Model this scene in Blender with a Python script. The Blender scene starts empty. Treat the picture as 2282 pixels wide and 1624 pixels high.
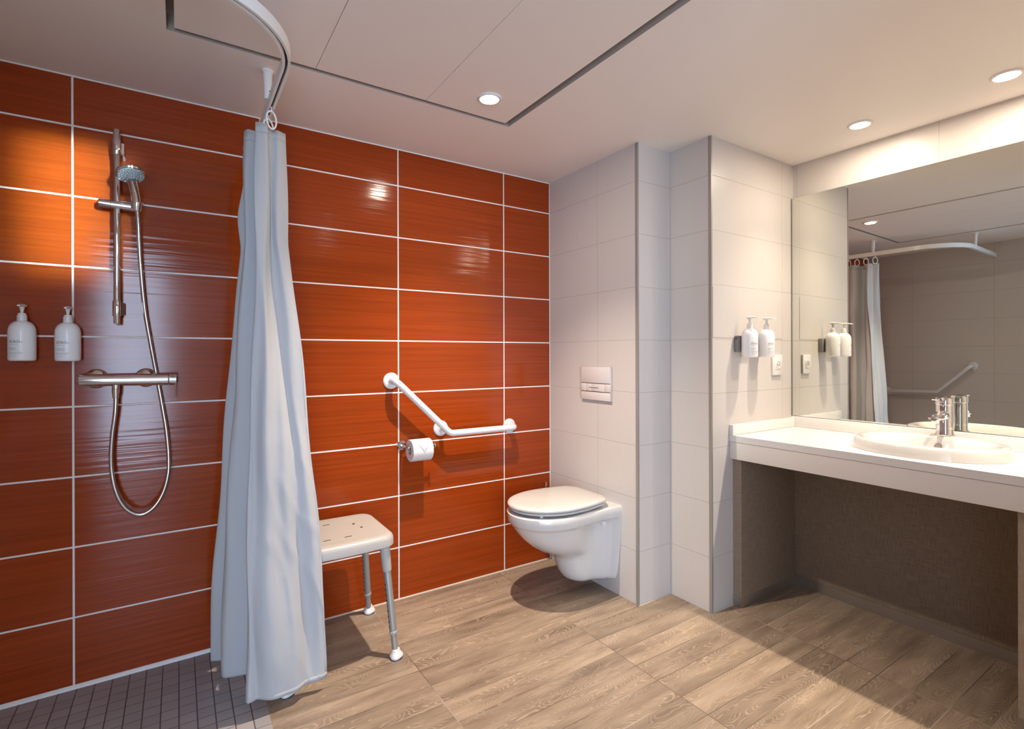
import bpy, bmesh, math, random
from mathutils import Vector, Matrix, noise as mnoise
PI = math.pi
random.seed(7)
SC = bpy.context.scene
COL = SC.collection
H = 2.166                      # ceiling height
XL, YB = -2.5, -2.75           # left wall, front wall (behind the camera)
XR, YS, XS = .917, -.913, .2238  # mirror wall, vanity side wall, return
YT = -.679                     # end of the wall behind the toilet

# ------------------------------------------------------------------ helpers
class B:
    def __init__(s): s.m = bmesh.new()
    def box(s, x0, x1, y0, y1, z0, z1, bev=0, seg=2):
        r = bmesh.ops.create_cube(s.m, size=1)
        vs = r['verts']
        for v in vs:
            v.co = Vector(((x0+x1)/2+v.co.x*(x1-x0), (y0+y1)/2+v.co.y*(y1-y0), (z0+z1)/2+v.co.z*(z1-z0)))
        if bev:
            es = list({e for v in vs for e in v.link_edges})
            bmesh.ops.bevel(s.m, geom=es, offset=bev, segments=seg, profile=.5, affect='EDGES')
        return s
    def loft(s, rings, closed=True, cap0=True, cap1=True):
        R = [[s.m.verts.new(p) for p in r] for r in rings]
        n = len(R[0])
        for a, b in zip(R, R[1:]):
            for i in range(n if closed else n-1):
                j = (i+1) % n
                s.m.faces.new((a[i], a[j], b[j], b[i]))
        if cap0 and closed: s.m.faces.new(list(reversed(R[0])))
        if cap1 and closed: s.m.faces.new(R[-1])
        return s
    def lathe(s, prof, loc=(0,0,0), axis=(0,0,1), seg=32, cap0=True, cap1=True):
        q = Vector((0,0,1)).rotation_difference(Vector(axis).normalized())
        L = Vector(loc)
        rings = [[L+q@Vector((r*math.cos(2*PI*i/seg), r*math.sin(2*PI*i/seg), z)) for i in range(seg)] for r, z in prof]
        return s.loft(rings, True, cap0, cap1)
    def tube(s, pts, r, seg=14, caps=True):
        pts = [Vector(p) for p in pts]
        rs = r if isinstance(r, (list, tuple)) else [r]*len(pts)
        rings = []; prev = None
        for i, p in enumerate(pts):
            t = (pts[min(i+1, len(pts)-1)]-pts[max(i-1, 0)]).normalized()
            if prev is None:
                a = Vector((0,0,1)) if abs(t.z) < .9 else Vector((1,0,0))
                u = t.cross(a).normalized()
            else:
                u = (prev - t*prev.dot(t)).normalized()
            prev = u; w = t.cross(u)
            rings.append([p+(u*math.cos(2*PI*k/seg)+w*math.sin(2*PI*k/seg))*rs[i] for k in range(seg)])
        return s.loft(rings, True, caps, caps)
    def prism(s, pts, d):      # polygon extruded by vector d
        d = Vector(d)
        return s.loft([[Vector(p) for p in pts], [Vector(p)+d for p in pts]])
    def sphere(s, c, r, sc=(1,1,1), u=20, v=12):
        q = bmesh.ops.create_uvsphere(s.m, u_segments=u, v_segments=v, radius=r)
        for x in q['verts']: x.co = Vector((x.co.x*sc[0]+c[0], x.co.y*sc[1]+c[1], x.co.z*sc[2]+c[2]))
        return s
    def obj(s, name, mat, parent=None, local=False, smooth=True, ang=35):
        me = bpy.data.meshes.new(name)
        bmesh.ops.recalc_face_normals(s.m, faces=s.m.faces[:])
        if parent is not None and not local:
            bmesh.ops.translate(s.m, verts=s.m.verts[:], vec=-origin(parent))
        s.m.to_mesh(me); s.m.free()
        for m in (mat if isinstance(mat, list) else [mat]): me.materials.append(m)
        if smooth:
            me.shade_smooth(); me.set_sharp_from_angle(angle=math.radians(ang))
        o = bpy.data.objects.new(name, me); COL.objects.link(o)
        if parent is not None: o.parent = parent
        return o
def origin(o):
    v = Vector((0,0,0))
    while o is not None:
        v += o.location; o = o.parent
    return v
def tag(o, label=None, cat=None, group=None, kind=None):
    if label: o['label'] = label
    if cat: o['category'] = cat
    if group: o['group'] = group
    if kind: o['kind'] = kind
    return o
def thing(name, loc, label, cat, group=None):
    o = bpy.data.objects.new(name, None); COL.objects.link(o)
    o.location = loc; o.empty_display_size = .05
    return tag(o, label, cat, group)
def struct(b, name, mat, parent=None, smooth=False):
    o = b.obj(name, mat, parent, smooth=smooth); o['kind'] = 'structure'; return o
def copy_tree(o, parent=None):
    c = o.copy(); COL.objects.link(c); c.parent = parent
    for ch in list(o.children): copy_tree(ch, c)
    return c
def fillet(pts, r, n=8):
    P = [Vector(p) for p in pts]; out = [P[0]]
    for a, b, c in zip(P, P[1:], P[2:]):
        u = (a-b).normalized(); v = (c-b).normalized()
        ang = u.angle(v); d = min(r/math.tan(ang/2), (a-b).length*.49, (c-b).length*.49)
        s, e = b+u*d, b+v*d
        rr = d*math.tan(ang/2); cen = b+(u+v).normalized()*(rr/math.sin(ang/2))
        for k in range(n+1):
            t = k/n; q = (s-cen).lerp(e-cen, t)
            out.append(cen+q.normalized()*rr)
    out.append(P[-1]); return out
def catmull(P, n=8):
    P = [Vector(p) for p in P]; out = []
    for i in range(len(P)-1):
        p0, p1, p2, p3 = P[max(i-1,0)], P[i], P[i+1], P[min(i+2, len(P)-1)]
        for k in range(n):
            t = k/n
            out.append(.5*((2*p1)+(p2-p0)*t+(2*p0-5*p1+4*p2-p3)*t*t+(3*p1-p0-3*p2+p3)*t**3))
    out.append(P[-1]); return out

# ------------------------------------------------------------------ materials
class NT:
    def __init__(s, name):
        s.mat = bpy.data.materials.new(name); s.mat.use_nodes = True
        s.t = s.mat.node_tree; s.p = s.t.nodes['Principled BSDF']
    def n(s, typ, **kw):
        x = s.t.nodes.new(typ)
        for k, v in kw.items(): setattr(x, k, v)
        return x
    def put(s, sock, v):
        if isinstance(v, bpy.types.NodeSocket): s.t.links.new(v, sock)
        else:
            if isinstance(v, tuple) and len(v) == 3 and sock.type == 'RGBA': v = v+(1,)
            sock.default_value = v
    def math(s, op, a, b=0., c=0., clamp=False):
        x = s.n('ShaderNodeMath', operation=op, use_clamp=clamp)
        s.put(x.inputs[0], a); s.put(x.inputs[1], b); s.put(x.inputs[2], c); return x.outputs[0]
    def mix(s, f, a, b):
        x = s.n('ShaderNodeMix', data_type='RGBA')
        s.put(x.inputs[0], f); s.put(x.inputs[6], a); s.put(x.inputs[7], b); return x.outputs[2]
    def mapr(s, v, a, b, c=0., d=1., smooth=False):
        x = s.n('ShaderNodeMapRange'); x.clamp = True
        if smooth: x.interpolation_type = 'SMOOTHSTEP'
        for i, q in enumerate((v, a, b, c, d)): s.put(x.inputs[i], q)
        return x.outputs[0]
    def obj(s):
        c = s.n('ShaderNodeTexCoord'); x = s.n('ShaderNodeSeparateXYZ')
        s.t.links.new(c.outputs['Object'], x.inputs[0]); s.co = c.outputs['Object']
        return x.outputs[0], x.outputs[1], x.outputs[2]
    def vec(s, x, y, z):
        c = s.n('ShaderNodeCombineXYZ')
        for i, q in enumerate((x, y, z)): s.put(c.inputs[i], q)
        return c.outputs[0]
    def noise(s, v, scale=1., detail=2., rough=.5, dist=0.):
        x = s.n('ShaderNodeTexNoise')
        s.put(x.inputs['Vector'], v); x.inputs['Scale'].default_value = scale
        x.inputs['Detail'].default_value = detail; x.inputs['Roughness'].default_value = rough
        x.inputs['Distortion'].default_value = dist
        return x.outputs[0]
    def white(s, v):
        x = s.n('ShaderNodeTexWhiteNoise', noise_dimensions='3D'); s.put(x.inputs['Vector'], v); return x.outputs
    def line(s, u, period, off, w, soft=.0006):
        t = s.math('DIVIDE', s.math('SUBTRACT', u, off), period)
        f = s.math('SUBTRACT', s.math('FRACT', s.math('ADD', t, .5)), .5)
        d = s.math('MULTIPLY', s.math('ABSOLUTE', f), period)
        return s.mapr(d, w/2-soft, w/2+soft, 1., 0.)
    def bump(s, h, strength=.3, dist=.002, normal=None):
        x = s.n('ShaderNodeBump'); x.inputs['Strength'].default_value = strength
        x.inputs['Distance'].default_value = dist; s.put(x.inputs['Height'], h)
        if normal is not None: s.put(x.inputs['Normal'], normal)
        return x.outputs[0]
    def set(s, **kw):
        names = dict(color='Base Color', rough='Roughness', metal='Metallic', spec='Specular IOR Level', normal='Normal',
                     coat='Coat Weight', coatr='Coat Roughness', trans='Transmission Weight', sheen='Sheen Weight',
                     emit='Emission Color', emits='Emission Strength', sss='Subsurface Weight')
        for k, v in kw.items(): s.put(s.p.inputs[names[k]], v)
        return s.mat
def simple(name, color, rough=.4, metal=0., nscale=40., nstr=.03, var=.06, **kw):
    n = NT(name); n.obj()
    f = n.noise(n.co, nscale, 3.)
    a = tuple(c*(1-var) for c in color); b = tuple(min(1, c*(1+var)) for c in color)
    nm = n.bump(f, nstr, .001)
    return n.set(color=n.mix(f, a, b), rough=rough, metal=metal, normal=nm, **kw)

GZ, GH = .2495, .2486
def orange_tile():
    n = NT('orange_glazed_tile'); x, y, z = n.obj()
    g = n.math('MAXIMUM', n.line(x, .6, -.3124, .0062), n.line(z, GH, GZ, .0062))
    cell = n.vec(n.math('FLOOR', n.math('DIVIDE', n.math('ADD', x, .3124), .6)), 0., n.math('FLOOR', n.math('DIVIDE', n.math('SUBTRACT', z, GZ), GH)))
    w = n.white(cell)[0]
    st = n.noise(n.vec(n.math('MULTIPLY', x, 1.6), n.math('MULTIPLY', w, 9.), n.math('MULTIPLY', z, 95.)), 1., 3., .6)
    wv = n.noise(n.vec(n.math('MULTIPLY', x, 2.3), n.math('MULTIPLY', w, 5.), n.math('MULTIPLY', z, 62.)), 1., 2., .45)
    c = n.mix(n.mapr(st, .3, .7), (.245, .034, .004), (.33, .048, .006))
    col = n.mix(g, c, (.80, .76, .74))
    hgt = n.math('SUBTRACT', n.math('MULTIPLY', wv, .5), n.math('MULTIPLY', g, 1.))
    nm = n.bump(hgt, .55, .0030)
    return n.set(color=col, rough=n.mapr(g, 0, 1, .13, .7), normal=nm, spec=.31)
def beige_tile(name, oy, ox):
    n = NT(name); x, y, z = n.obj()
    geo = n.n('ShaderNodeNewGeometry'); s = n.n('ShaderNodeSeparateXYZ'); n.t.links.new(geo.outputs['Normal'], s.inputs[0])
    k = n.math('GREATER_THAN', n.math('ABSOLUTE', s.outputs[0]), .5)
    v = n.math('ADD', n.math('MULTIPLY', n.line(y, .6, oy, .0026), k), n.math('MULTIPLY', n.line(x, .6, ox, .0026), n.math('SUBTRACT', 1., k)))
    g = n.math('MAXIMUM', v, n.line(z, GH, GZ, .0026), clamp=True)
    u = n.math('ADD', x, y)
    f = n.noise(n.vec(n.math('MULTIPLY', u, 160.), 0., n.math('MULTIPLY', z, 9.)), 1., 2.)
    c = n.mix(f, (.58, .54, .51), (.61, .57, .54))
    col = n.mix(g, c, (.47, .43, .39))
    hgt = n.math('SUBTRACT', n.math('MULTIPLY', f, .06), g)
    return n.set(color=col, rough=n.mapr(g, 0, 1, .34, .7), normal=n.bump(hgt, .35, .0018), spec=.4)
def wood_floor():
    n = NT('wood_look_floor_tile'); x, y, z = n.obj()
    PW, PL = .1051, .695
    py = n.math('FLOOR', n.math('DIVIDE', n.math('ADD', y, .9967), PW))
    px = n.math('FLOOR', n.math('DIVIDE', n.math('ADD', x, .355), PL))
    rnd = n.white(n.vec(px, py, 0.)); r = rnd[0]
    rs = n.n('ShaderNodeSeparateColor'); n.t.links.new(rnd[1], rs.inputs[0])
    r2, r3 = rs.outputs[1], rs.outputs[2]
    ox = n.math('MULTIPLY', r, 37.); oy = n.math('MULTIPLY', r2, 53.)
    # growth rings: a stretched height field cut into contour lines
    fld = n.noise(n.vec(n.math('ADD', n.math('MULTIPLY', x, 2.0), ox), n.math('ADD', n.math('MULTIPLY', y, 10.5), oy), 0.), 1., 2.2, .45, .35)
    wob = n.noise(n.vec(n.math('ADD', n.math('MULTIPLY', x, 14.), oy), n.math('ADD', n.math('MULTIPLY', y, 42.), ox), 3.), 1., 2., .5)
    ph = n.math('ADD', n.math('MULTIPLY', fld, 52.), n.math('MULTIPLY', wob, 1.6))
    tri = n.math('ABSOLUTE', n.math('SUBTRACT', n.math('FRACT', ph), .5))
    ring = n.mapr(tri, .03, .22, 1., 0., True)
    fine = n.noise(n.vec(n.math('ADD', n.math('MULTIPLY', x, 9.), ox), n.math('ADD', n.math('MULTIPLY', y, 330.), oy), 0.), 1., 4., .65)
    blot = n.noise(n.vec(n.math('ADD', n.math('MULTIPLY', x, 3.), ox), n.math('ADD', n.math('MULTIPLY', y, 16.), oy), 7.), 1., 3., .55)
    where = n.mapr(n.noise(n.vec(n.math('ADD', n.math('MULTIPLY', x, 1.7), oy), n.math('ADD', n.math('MULTIPLY', y, 13.), ox), 11.), 1., 1.), .36, .6)
    base = n.mix(n.mapr(blot, .3, .72), (.185, .133, .093), (.425, .325, .236))
    base = n.mix(n.mapr(fine, .38, .72, 0., .55), base, (.14, .093, .058))
    base = n.mix(n.math('MULTIPLY', ring, n.math('MULTIPLY_ADD', where, .46, .08)), base, (.53, .41, .295))
    tone = n.math('MULTIPLY_ADD', r3, .34, .80)
    hs = n.n('ShaderNodeHueSaturation'); n.put(hs.inputs['Color'], base); n.put(hs.inputs['Value'], tone); hs.inputs['Saturation'].default_value = .95
    g1 = n.line(x, PL, -.355, .0030, .0008); g2 = n.line(y, PW, -.9967, .0030, .0008)
    g = n.math('MAXIMUM', g1, g2)
    gc = n.mix(n.mapr(n.noise(n.vec(x, y, 0.), 2.2, 1.), .42, .62), (.13, .095, .065), (.42, .36, .29))
    col = n.mix(g, hs.outputs[0], gc)
    hgt = n.math('SUBTRACT', n.math('MULTIPLY', fine, .35), g)
    return n.set(color=col, rough=.42, normal=n.bump(hgt, .25, .001), spec=.4)
def mosaic():
    n = NT('shower_mosaic_tile'); x, y, z = n.obj()
    P = .05035
    gx = n.line(x, P, -1.9519, .0034); gy = n.line(y, P, -.0194, .0026)
    r = n.white(n.vec(n.math('FLOOR', n.math('DIVIDE', n.math('ADD', x, 1.9519), P)), n.math('FLOOR', n.math('DIVIDE', n.math('ADD', y, .0194), P)), 0.))[0]
    c = n.mix(r, (.335, .315, .325), (.385, .36, .37))
    col = n.mix(gy, c, (.15, .13, .13)); col = n.mix(gx, col, (.11, .09, .085))
    return n.set(color=col, rough=.45, normal=n.bump(n.math('SUBTRACT', 1., n.math('MAXIMUM', gx, gy)), .6, .0015))
def woven(name, a, b):
    n = NT(name); x, y, z = n.obj(); u = n.math('ADD', x, y)
    f1 = n.noise(n.vec(n.math('MULTIPLY', u, 420.), 0., n.math('MULTIPLY', z, 18.)), 1., 2.)
    f2 = n.noise(n.vec(n.math('MULTIPLY', u, 18.), 5., n.math('MULTIPLY', z, 420.)), 1., 2.)
    f = n.math('MULTIPLY', n.math('ADD', f1, f2), .5)
    return n.set(color=n.mix(n.mapr(f, .38, .62), a, b), rough=.55, normal=n.bump(f, .2, .001), spec=.3)
def fabric():
    n = NT('white_curtain_fabric'); x, y, z = n.obj()
    f = n.noise(n.co, 5.5, 4., .55); k = n.noise(n.vec(n.math('MULTIPLY', x, 9.), n.math('MULTIPLY', y, 9.), n.math('MULTIPLY', z, 3.)), 1., 2.)
    c = n.set(color=(.59, .595, .61), rough=.75, spec=.15, sheen=.15, normal=n.bump(n.math('ADD', f, k), .5, .012))
    tr = n.n('ShaderNodeBsdfTranslucent'); tr.inputs[0].default_value = (.66, .665, .68, 1)
    mx = n.n('ShaderNodeMixShader'); mx.inputs[0].default_value = .28
    out = n.t.nodes['Material Output']
    n.t.links.new(n.p.outputs[0], mx.inputs[1]); n.t.links.new(tr.outputs[0], mx.inputs[2]); n.t.links.new(mx.outputs[0], out.inputs[0])
    return c
def emis(name, color, strength):
    n = NT(name); return n.set(color=(.9, .9, .9), emit=color, emits=strength)

M = dict(
    orange=orange_tile(), tile_toilet=beige_tile('beige_tile_toilet', -.405, .9), tile_return=beige_tile('beige_tile_return', .2, .8058),
    tile_mirror=beige_tile('beige_tile_mirror', -1.53, .3), tile_left=beige_tile('beige_tile_left', -.393, .3), tile_front=beige_tile('beige_tile_front', -.3, -.1),
    wood=wood_floor(), mosaic=mosaic(),
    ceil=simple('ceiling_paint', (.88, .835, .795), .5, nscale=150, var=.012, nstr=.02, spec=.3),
    slot=simple('ceiling_slot_shade', (.40, .355, .315), .6),  # brown darker than the ceiling, with the slot's shade put into the colour
    caulk=simple('white_caulk', (.80, .78, .76), .5), caulk2=simple('beige_grout', (.50, .43, .35), .7),
    steel_trim=simple('satin_metal_trim', (.33, .31, .285), .4, .25),
    chrome=simple('chrome', (.83, .83, .84), .06, 1., nstr=.0, var=.01), chrome2=simple('satin_hose_metal', (.62, .61, .60), .24, 1., nstr=0., var=.02),
    spray=simple('grey_spray_face', (.20, .20, .22), .35), dark=simple('dark_rubber', (.03, .028, .027), .6),
    plastic=simple('white_plastic', (.76, .75, .735), .28, nstr=.0, var=.01), greyplastic=simple('light_grey_plastic', (.43, .405, .38), .38, nstr=.04, var=.02, nscale=300),
    ceramic=simple('white_ceramic', (.66, .65, .64), .07, nstr=0., var=.008, coat=.4, coatr=.03),
    ceramic2=simple('toilet_ceramic', (.64, .625, .605), .08, nstr=0., var=.008, coat=.4, coatr=.03), lidplastic=simple('toilet_lid_plastic', (.54, .53, .515), .22, nstr=0., var=.01),
    whitebar=simple('white_coated_bar', (.70, .695, .70), .22, nstr=0., var=.01),
    alu=simple('brushed_aluminium', (.36, .35, .33), .42, .45, nscale=120, nstr=.02),
    counter=simple('white_solid_surface', (.76, .75, .735), .16, nscale=500, nstr=.01, var=.015), apron=simple('speckled_apron', (.74, .71, .68), .4, nscale=700, nstr=.08, var=.05),
    brown=woven('brown_woven_laminate', (.20, .15, .108), (.32, .245, .18)), brown2=woven('tan_woven_edge', (.26, .20, .15), (.36, .285, .215)),
    plinth=simple('brushed_plinth', (.46, .42, .38), .3, .85, nscale=90), fabric=fabric(),
    track=simple('white_track', (.82, .82, .81), .3, nstr=0., var=.01), bottle=simple('milky_bottle', (.86, .87, .89), .3, nstr=0., var=.01, sss=.1),
    ink=simple('grey_print', (.08, .08, .09), .6), paper=simple('toilet_paper', (.70, .68, .66), .9, nscale=220, nstr=.2),
    card=simple('cardboard_core', (.35, .28, .2), .8), diff=emis('lamp_diffuser', (1, .93, .80), 22.), panelgrey=simple('dark_grey_bracket', (.24, .225, .225), .4),
    flush=simple('matt_white_plate', (.66, .61, .60), .25, nstr=0., var=.01), groove=simple('groove_dark', (.10, .07, .06), .6),
)
n_ = NT('mirror_glass'); n_.obj()
M['mirror'] = n_.set(color=n_.mix(n_.noise(n_.co, 2.), (.80, .815, .76), (.805, .82, .765)), rough=.004, metal=1.)

# ------------------------------------------------------------------ the setting
b = B()
b.box(-1.553, 1.05, YB-2.4, .08, -.06, 0); b.box(XL-.08, -1.553, -1.05, .08, -.06, 0); b.box(XL-.08, -1.553, YB-2.4, -1.05, -.06, 0)
fl = struct(b, 'floor', [M['wood'], M['mosaic']])
for p in fl.data.polygons:
    c = p.center
    if c.x < -1.553 and c.y > -1.05: p.material_index = 1
struct(B().box(XL-.08, .08, 0, .08, -.06, H+.1), 'wall_back', M['orange'])
struct(B().box(0, 1.0, YT, .08, -.06, H+.1), 'wall_right', M['tile_toilet'])
struct(B().box(XS, 1.0, YS, YT, -.06, H+.1), 'wall_right_return', M['tile_return'])
struct(B().box(XR, 1.0, YB, YS, -.06, H+.1), 'wall_right_mirror', M['tile_mirror'])
struct(B().box(XL-.08, XL, YB-.0, .0, -.06, H+.1), 'wall_left', M['tile_left'])
# front wall behind the camera with the open doorway to the bedroom
DX0, DX1, DZ = -2.34, -.90, 2.0
b = B().box(XL-.08, DX0, YB-.1, YB, -.06, H+.1).box(DX1, 1.0, YB-.1, YB, -.06, H+.1).box(DX0, DX1, YB-.1, YB, DZ, H+.1)
struct(b, 'wall_front', M['tile_front'])
b = B().box(DX0-.05, DX0+.02, YB-.11, YB+.012, 0, DZ+.05).box(DX1-.02, DX1+.05, YB-.11, YB+.012, 0, DZ+.05).box(DX0, DX1, YB-.11, YB+.012, DZ-.02, DZ+.05)
struct(b, 'trim_1', M['plastic'])
# bedroom beyond the doorway: daylight comes through its window
BY = -5.1
wp = simple('bedroom_paint', (.78, .77, .76), .7)
WX0, WX1, WZ0, WZ1 = -3.2, -1.95, .1, 2.35
NX0, NX1, NZ0, NZ1 = -.87, -.6, 1.58, 2.09  # made-up narrow opening, sized to pass the beam for the wall patch
b = B().box(-3.3, WX0, BY-.08, BY, -.06, 2.5).box(WX0, WX1, BY-.08, BY, -.06, WZ0).box(WX0, WX1, BY-.08, BY, WZ1, 2.5)
b.box(WX1, NX0, BY-.08, BY, -.06, 2.5).box(NX1, 1.05, BY-.08, BY, -.06, 2.5).box(NX0, NX1, BY-.08, BY, -.06, NZ0).box(NX0, NX1, BY-.08, BY, NZ1, 2.5)
struct(b, 'wall_bedroom_front', wp)
struct(B().box(-3.3, -3.22, BY, YB-.1, -.06, 2.5), 'wall_bedroom_left', wp)
struct(B().box(.97, 1.05, BY, YB-.1, -.06, 2.5), 'wall_bedroom_right', wp)
struct(B().box(-3.3, 1.05, BY, YB-.1, 2.42, 2.5), 'ceiling_bedroom', wp)
struct(B().box(-3.3, XL-.08, BY, YB-.1, -.06, 0), 'floor_bedroom', M['wood'])
struct(B().box(-3.3, XL-.08, YB-.1, YB-.04, -.06, 2.5).box(XL-.08, 1.05, YB-.1, YB-.06, H+.1, 2.5), 'wall_bedroom_back', wp)

# ceiling with the recessed slot round the removable panels
TX0, TX1, TY0, TY1 = -1.828, -.594, -2.25, -.49
b = B().box(XL-.08, TX0, YB-.1, .08, H, H+.05).box(TX1, 1.0, YB-.1, .08, H, H+.05).box(TX0, TX1, TY1, .08, H, H+.05).box(TX0, TX1, YB-.1, TY0, H, H+.05)
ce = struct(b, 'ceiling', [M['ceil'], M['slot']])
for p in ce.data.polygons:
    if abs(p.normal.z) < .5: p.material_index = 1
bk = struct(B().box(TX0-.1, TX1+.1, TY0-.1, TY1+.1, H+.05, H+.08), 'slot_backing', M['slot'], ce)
for x0, x1 in ((-1.808, -1.4005), (-1.3985, -.9915), (-.9895, -.625)):
    struct(B().box(x0, x1, TY0+.02, TY1-.022, H, H+.049), 'ceiling_panel', M['ceil'], ce)
# caulk and metal edges
struct(B().box(XL, 0, -.0025, 0, H-.0045, H), 'trim_2', M['caulk'])
struct(B().prism([(XL,0,0),(XL,-.010,0),(XL,-.008,.004),(XL,-.003,.010),(XL,0,.012)], (-1.553-XL,0,0)), 'trim_3', M['caulk'])
struct(B().prism([(-1.553,0,0),(-1.553,-.006,0),(-1.553,0,.005)], (1.553,0,0)), 'trim_4', M['caulk2'])
struct(B().box(-.0025, 0, -.0025, 0, 0, H), 'trim_5', M['caulk'])
struct(B().box(-.0025, .006, YT-.0025, YT+.012, 0, H), 'trim_6', M['steel_trim'])
struct(B().box(XS-.0025, XS+.006, YS-.0025, YS+.012, 0, H), 'trim_7', M['steel_trim'])
struct(B().prism([(0,YT,0),(0,YT-.006,0),(0,YT,.005)], (XS,0,0)).prism([(XS,YS,0),(XS,YS-.006,0),(XS,YS,.005)], (.16,0,0)), 'trim_8', M['caulk2'])
struct(B().box(.234, .806, YS-.0015, YS, 1.2525, 1.482), 'trim_9', M['tile_return'])

# ------------------------------------------------------------------ ceiling lights
def downlight(loc, label, beam, wide, r=.043):
    t = thing('recessed_downlight', loc, label, 'ceiling light', 'recessed ceiling lights')
    B().lathe([(r-.006, -.006), (r, -.0062), (r+.004, -.003), (r+.005, 0)], seg=40, cap0=False, cap1=False).obj('trim_ring', M['plastic'], t, True)
    B().lathe([(r-.005, -.0035), (r-.005, -.001)], seg=40).obj('diffuser', M['diff'], t, True)
    for kind, e in (('SPOT', beam), ('AREA', wide)):       # reflector beam plus the frosted disc's own wide glow
        L = bpy.data.lights.new('downlight_lamp', kind); L.energy = e; L.color = (1, .84, .665)
        if kind == 'SPOT': L.shadow_soft_size = .017; L.spot_size = math.radians(104); L.spot_blend = 1.
        else: L.shape = 'DISK'; L.size = .06
        lo = bpy.data.objects.new('downlight_lamp', L); COL.objects.link(lo); lo.location = Vector(loc)+Vector((0,0,-.0085))
    return t
downlight((-.79, -.66, H), 'round white downlight set in the grooved ceiling panels above the toilet', 175, 4.6)
downlight((-.79, -1.98, H), 'unseen downlight added in the ceiling panels near the doorway as fill', 15, .5)  # weak out-of-view lamp, added as warm fill for the near floor
downlight((.67, -1.332, H), 'round white downlight over the counter, nearer the tiled corner', 54, 4.2)
downlight((.676, -1.799, H), 'round white downlight over the basin and mirror', 54, 4.2)
downlight((.676, -2.266, H), 'round white downlight at the far end of the mirror by the front wall', 54, 4.2)

# ------------------------------------------------------------------ shower
SX = -1.984
t = thing('shower_slide_bar', (SX, 0, 1.29), 'chrome vertical slide bar holding the hand shower on the orange wall', 'shower bar')
B().lathe([(.0085, 1.29), (.0105, 1.293), (.0105, 1.985), (.0085, 1.988)], (SX, -.05, 0), seg=24).obj('bar', M['chrome'], t)
for z in (1.345, 1.925):
    b = B().lathe([(.0125, z-.028), (.0135, z-.026), (.0135, z+.026), (.0125, z+.028)], (SX, -.05, 0), seg=24)
    b.prism([(SX-.004,-.045,z-.022),(SX+.020,-.03,z-.022),(SX+.022,0,z-.022),(SX-.006,0,z-.022)], (0,0,.044))
    b.obj('wall_bracket', M['chrome'], t)
hz = 1.716
sl = B().lathe([(.013,-.052),(.0145,-.050),(.0145,-.018),(.0135,-.017),(.0145,-.016),(.0145,.064),(.013,.066)], (SX,-.052,hz), (1,0,-.02), seg=24).obj('slider', M['chrome'], t)
B().lathe([(.016,-.016),(.0175,-.012),(.0185,.016),(.017,.018)], (-1.925,-.066,hz), (.05,-.15,1), seg=24).obj('holder_cup', M['chrome'], sl)
t = thing('hand_shower', (-1.925, -.066, hz), 'chrome hand shower with a round spray head resting in the bar holder', 'shower head')
hp = catmull([(-1.924,-.064,1.702),(-1.926,-.074,1.735),(-1.930,-.094,1.770),(-1.935,-.122,1.800)], 6)
B().tube(hp, [.0135+.004*i/18 for i in range(19)], 18).obj('handle', M['chrome'], t)
hd = Vector((-1.938, -.132, 1.812)); ax = Vector((.13, -.40, -.9)).normalized()
B().lathe([(.018,-.022),(.034,-.016),(.044,-.004),(.0455,.002),(.043,.006),(.040,.007)], hd, ax, 40).obj('spray_head', M['chrome'], t)
b = B().lathe([(.0395,.0068),(.038,.009),(.036,.0092)], hd, ax, 40)
f_ = b.obj('spray_face', M['spray'], t)
q = Vector((0,0,1)).rotation_difference(ax); b = B()
for rr, k in ((.009,6),(.018,11),(.027,16),(.034,20)):
    for i in range(k):
        a = 2*PI*i/k; b.lathe([(.0016,.009),(.0011,.0112)], hd+q@Vector((rr*math.cos(a), rr*math.sin(a), 0)), ax, 6)
b.obj('nozzles', M['greyplastic'], f_)['kind'] = 'stuff'
hose = [(-1.924,-.066,1.702),(-1.921,-.067,1.65),(-1.9189,-.065,1.5873),(-1.9141,-.06,1.4905),(-1.9028,-.05,1.3444),(-1.8873,-.04,1.2293),(-1.8674,-.027,1.0952),
 (-1.8522,-.033,.9938),(-1.8384,-.04,.8921),(-1.8315,-.045,.7908),(-1.8344,-.05,.7246),(-1.8512,-.052,.6602),(-1.8814,-.055,.6124),(-1.9216,-.055,.5955),
 (-1.9633,-.058,.6299),(-1.9899,-.06,.6989),(-2.0011,-.06,.7883),(-1.9979,-.065,.8845),(-1.9885,-.07,.972),(-1.986,-.07,1.045)]
o = B().tube(catmull(hose, 7), .0072, 12).obj('shower_hose', M['chrome2']); tag(o, 'metal shower hose hanging in a loop below the mixer', 'hose')
mz, my = 1.089, -.07
t = thing('shower_mixer', (-1.95, 0, mz), 'chrome bar shower mixer tap on the orange wall above the hose loop', 'tap')
B().lathe([(.019,-.142),(.0215,-.139),(.0215,.114),(.020,.116)], (-1.947,my,mz), (1,0,-.01), 32).obj('body', M['chrome'], t)
hk = B().lathe([(.0205,.117),(.0225,.119),(.0225,.140),(.021,.142)], (-1.947,my,mz), (1,0,-.01), 32).obj('handle', M['chrome'], t)
B().lathe([(.0022,0),(.0022,.062)], (-1.8095,my-.012,mz-.018), (0,0,-1), 10).obj('lever', M['chrome'], hk)
for x in (-2.047, -1.902):
    B().lathe([(.035,0),(.035,.004),(.031,.010),(.022,.014),(.014,.018),(.014,.062)], (x,0,mz+.004), (0,-1,0), 36).obj('wall_rosette', M['chrome'], t)
B().lathe([(.0115,0),(.0115,-.012),(.0105,-.013),(.0125,-.014),(.0095,-.046),(.008,-.047)], (-1.9865,my,mz-.018), (0,0,1), 24).obj('hose_nut', M['chrome'], t)

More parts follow.
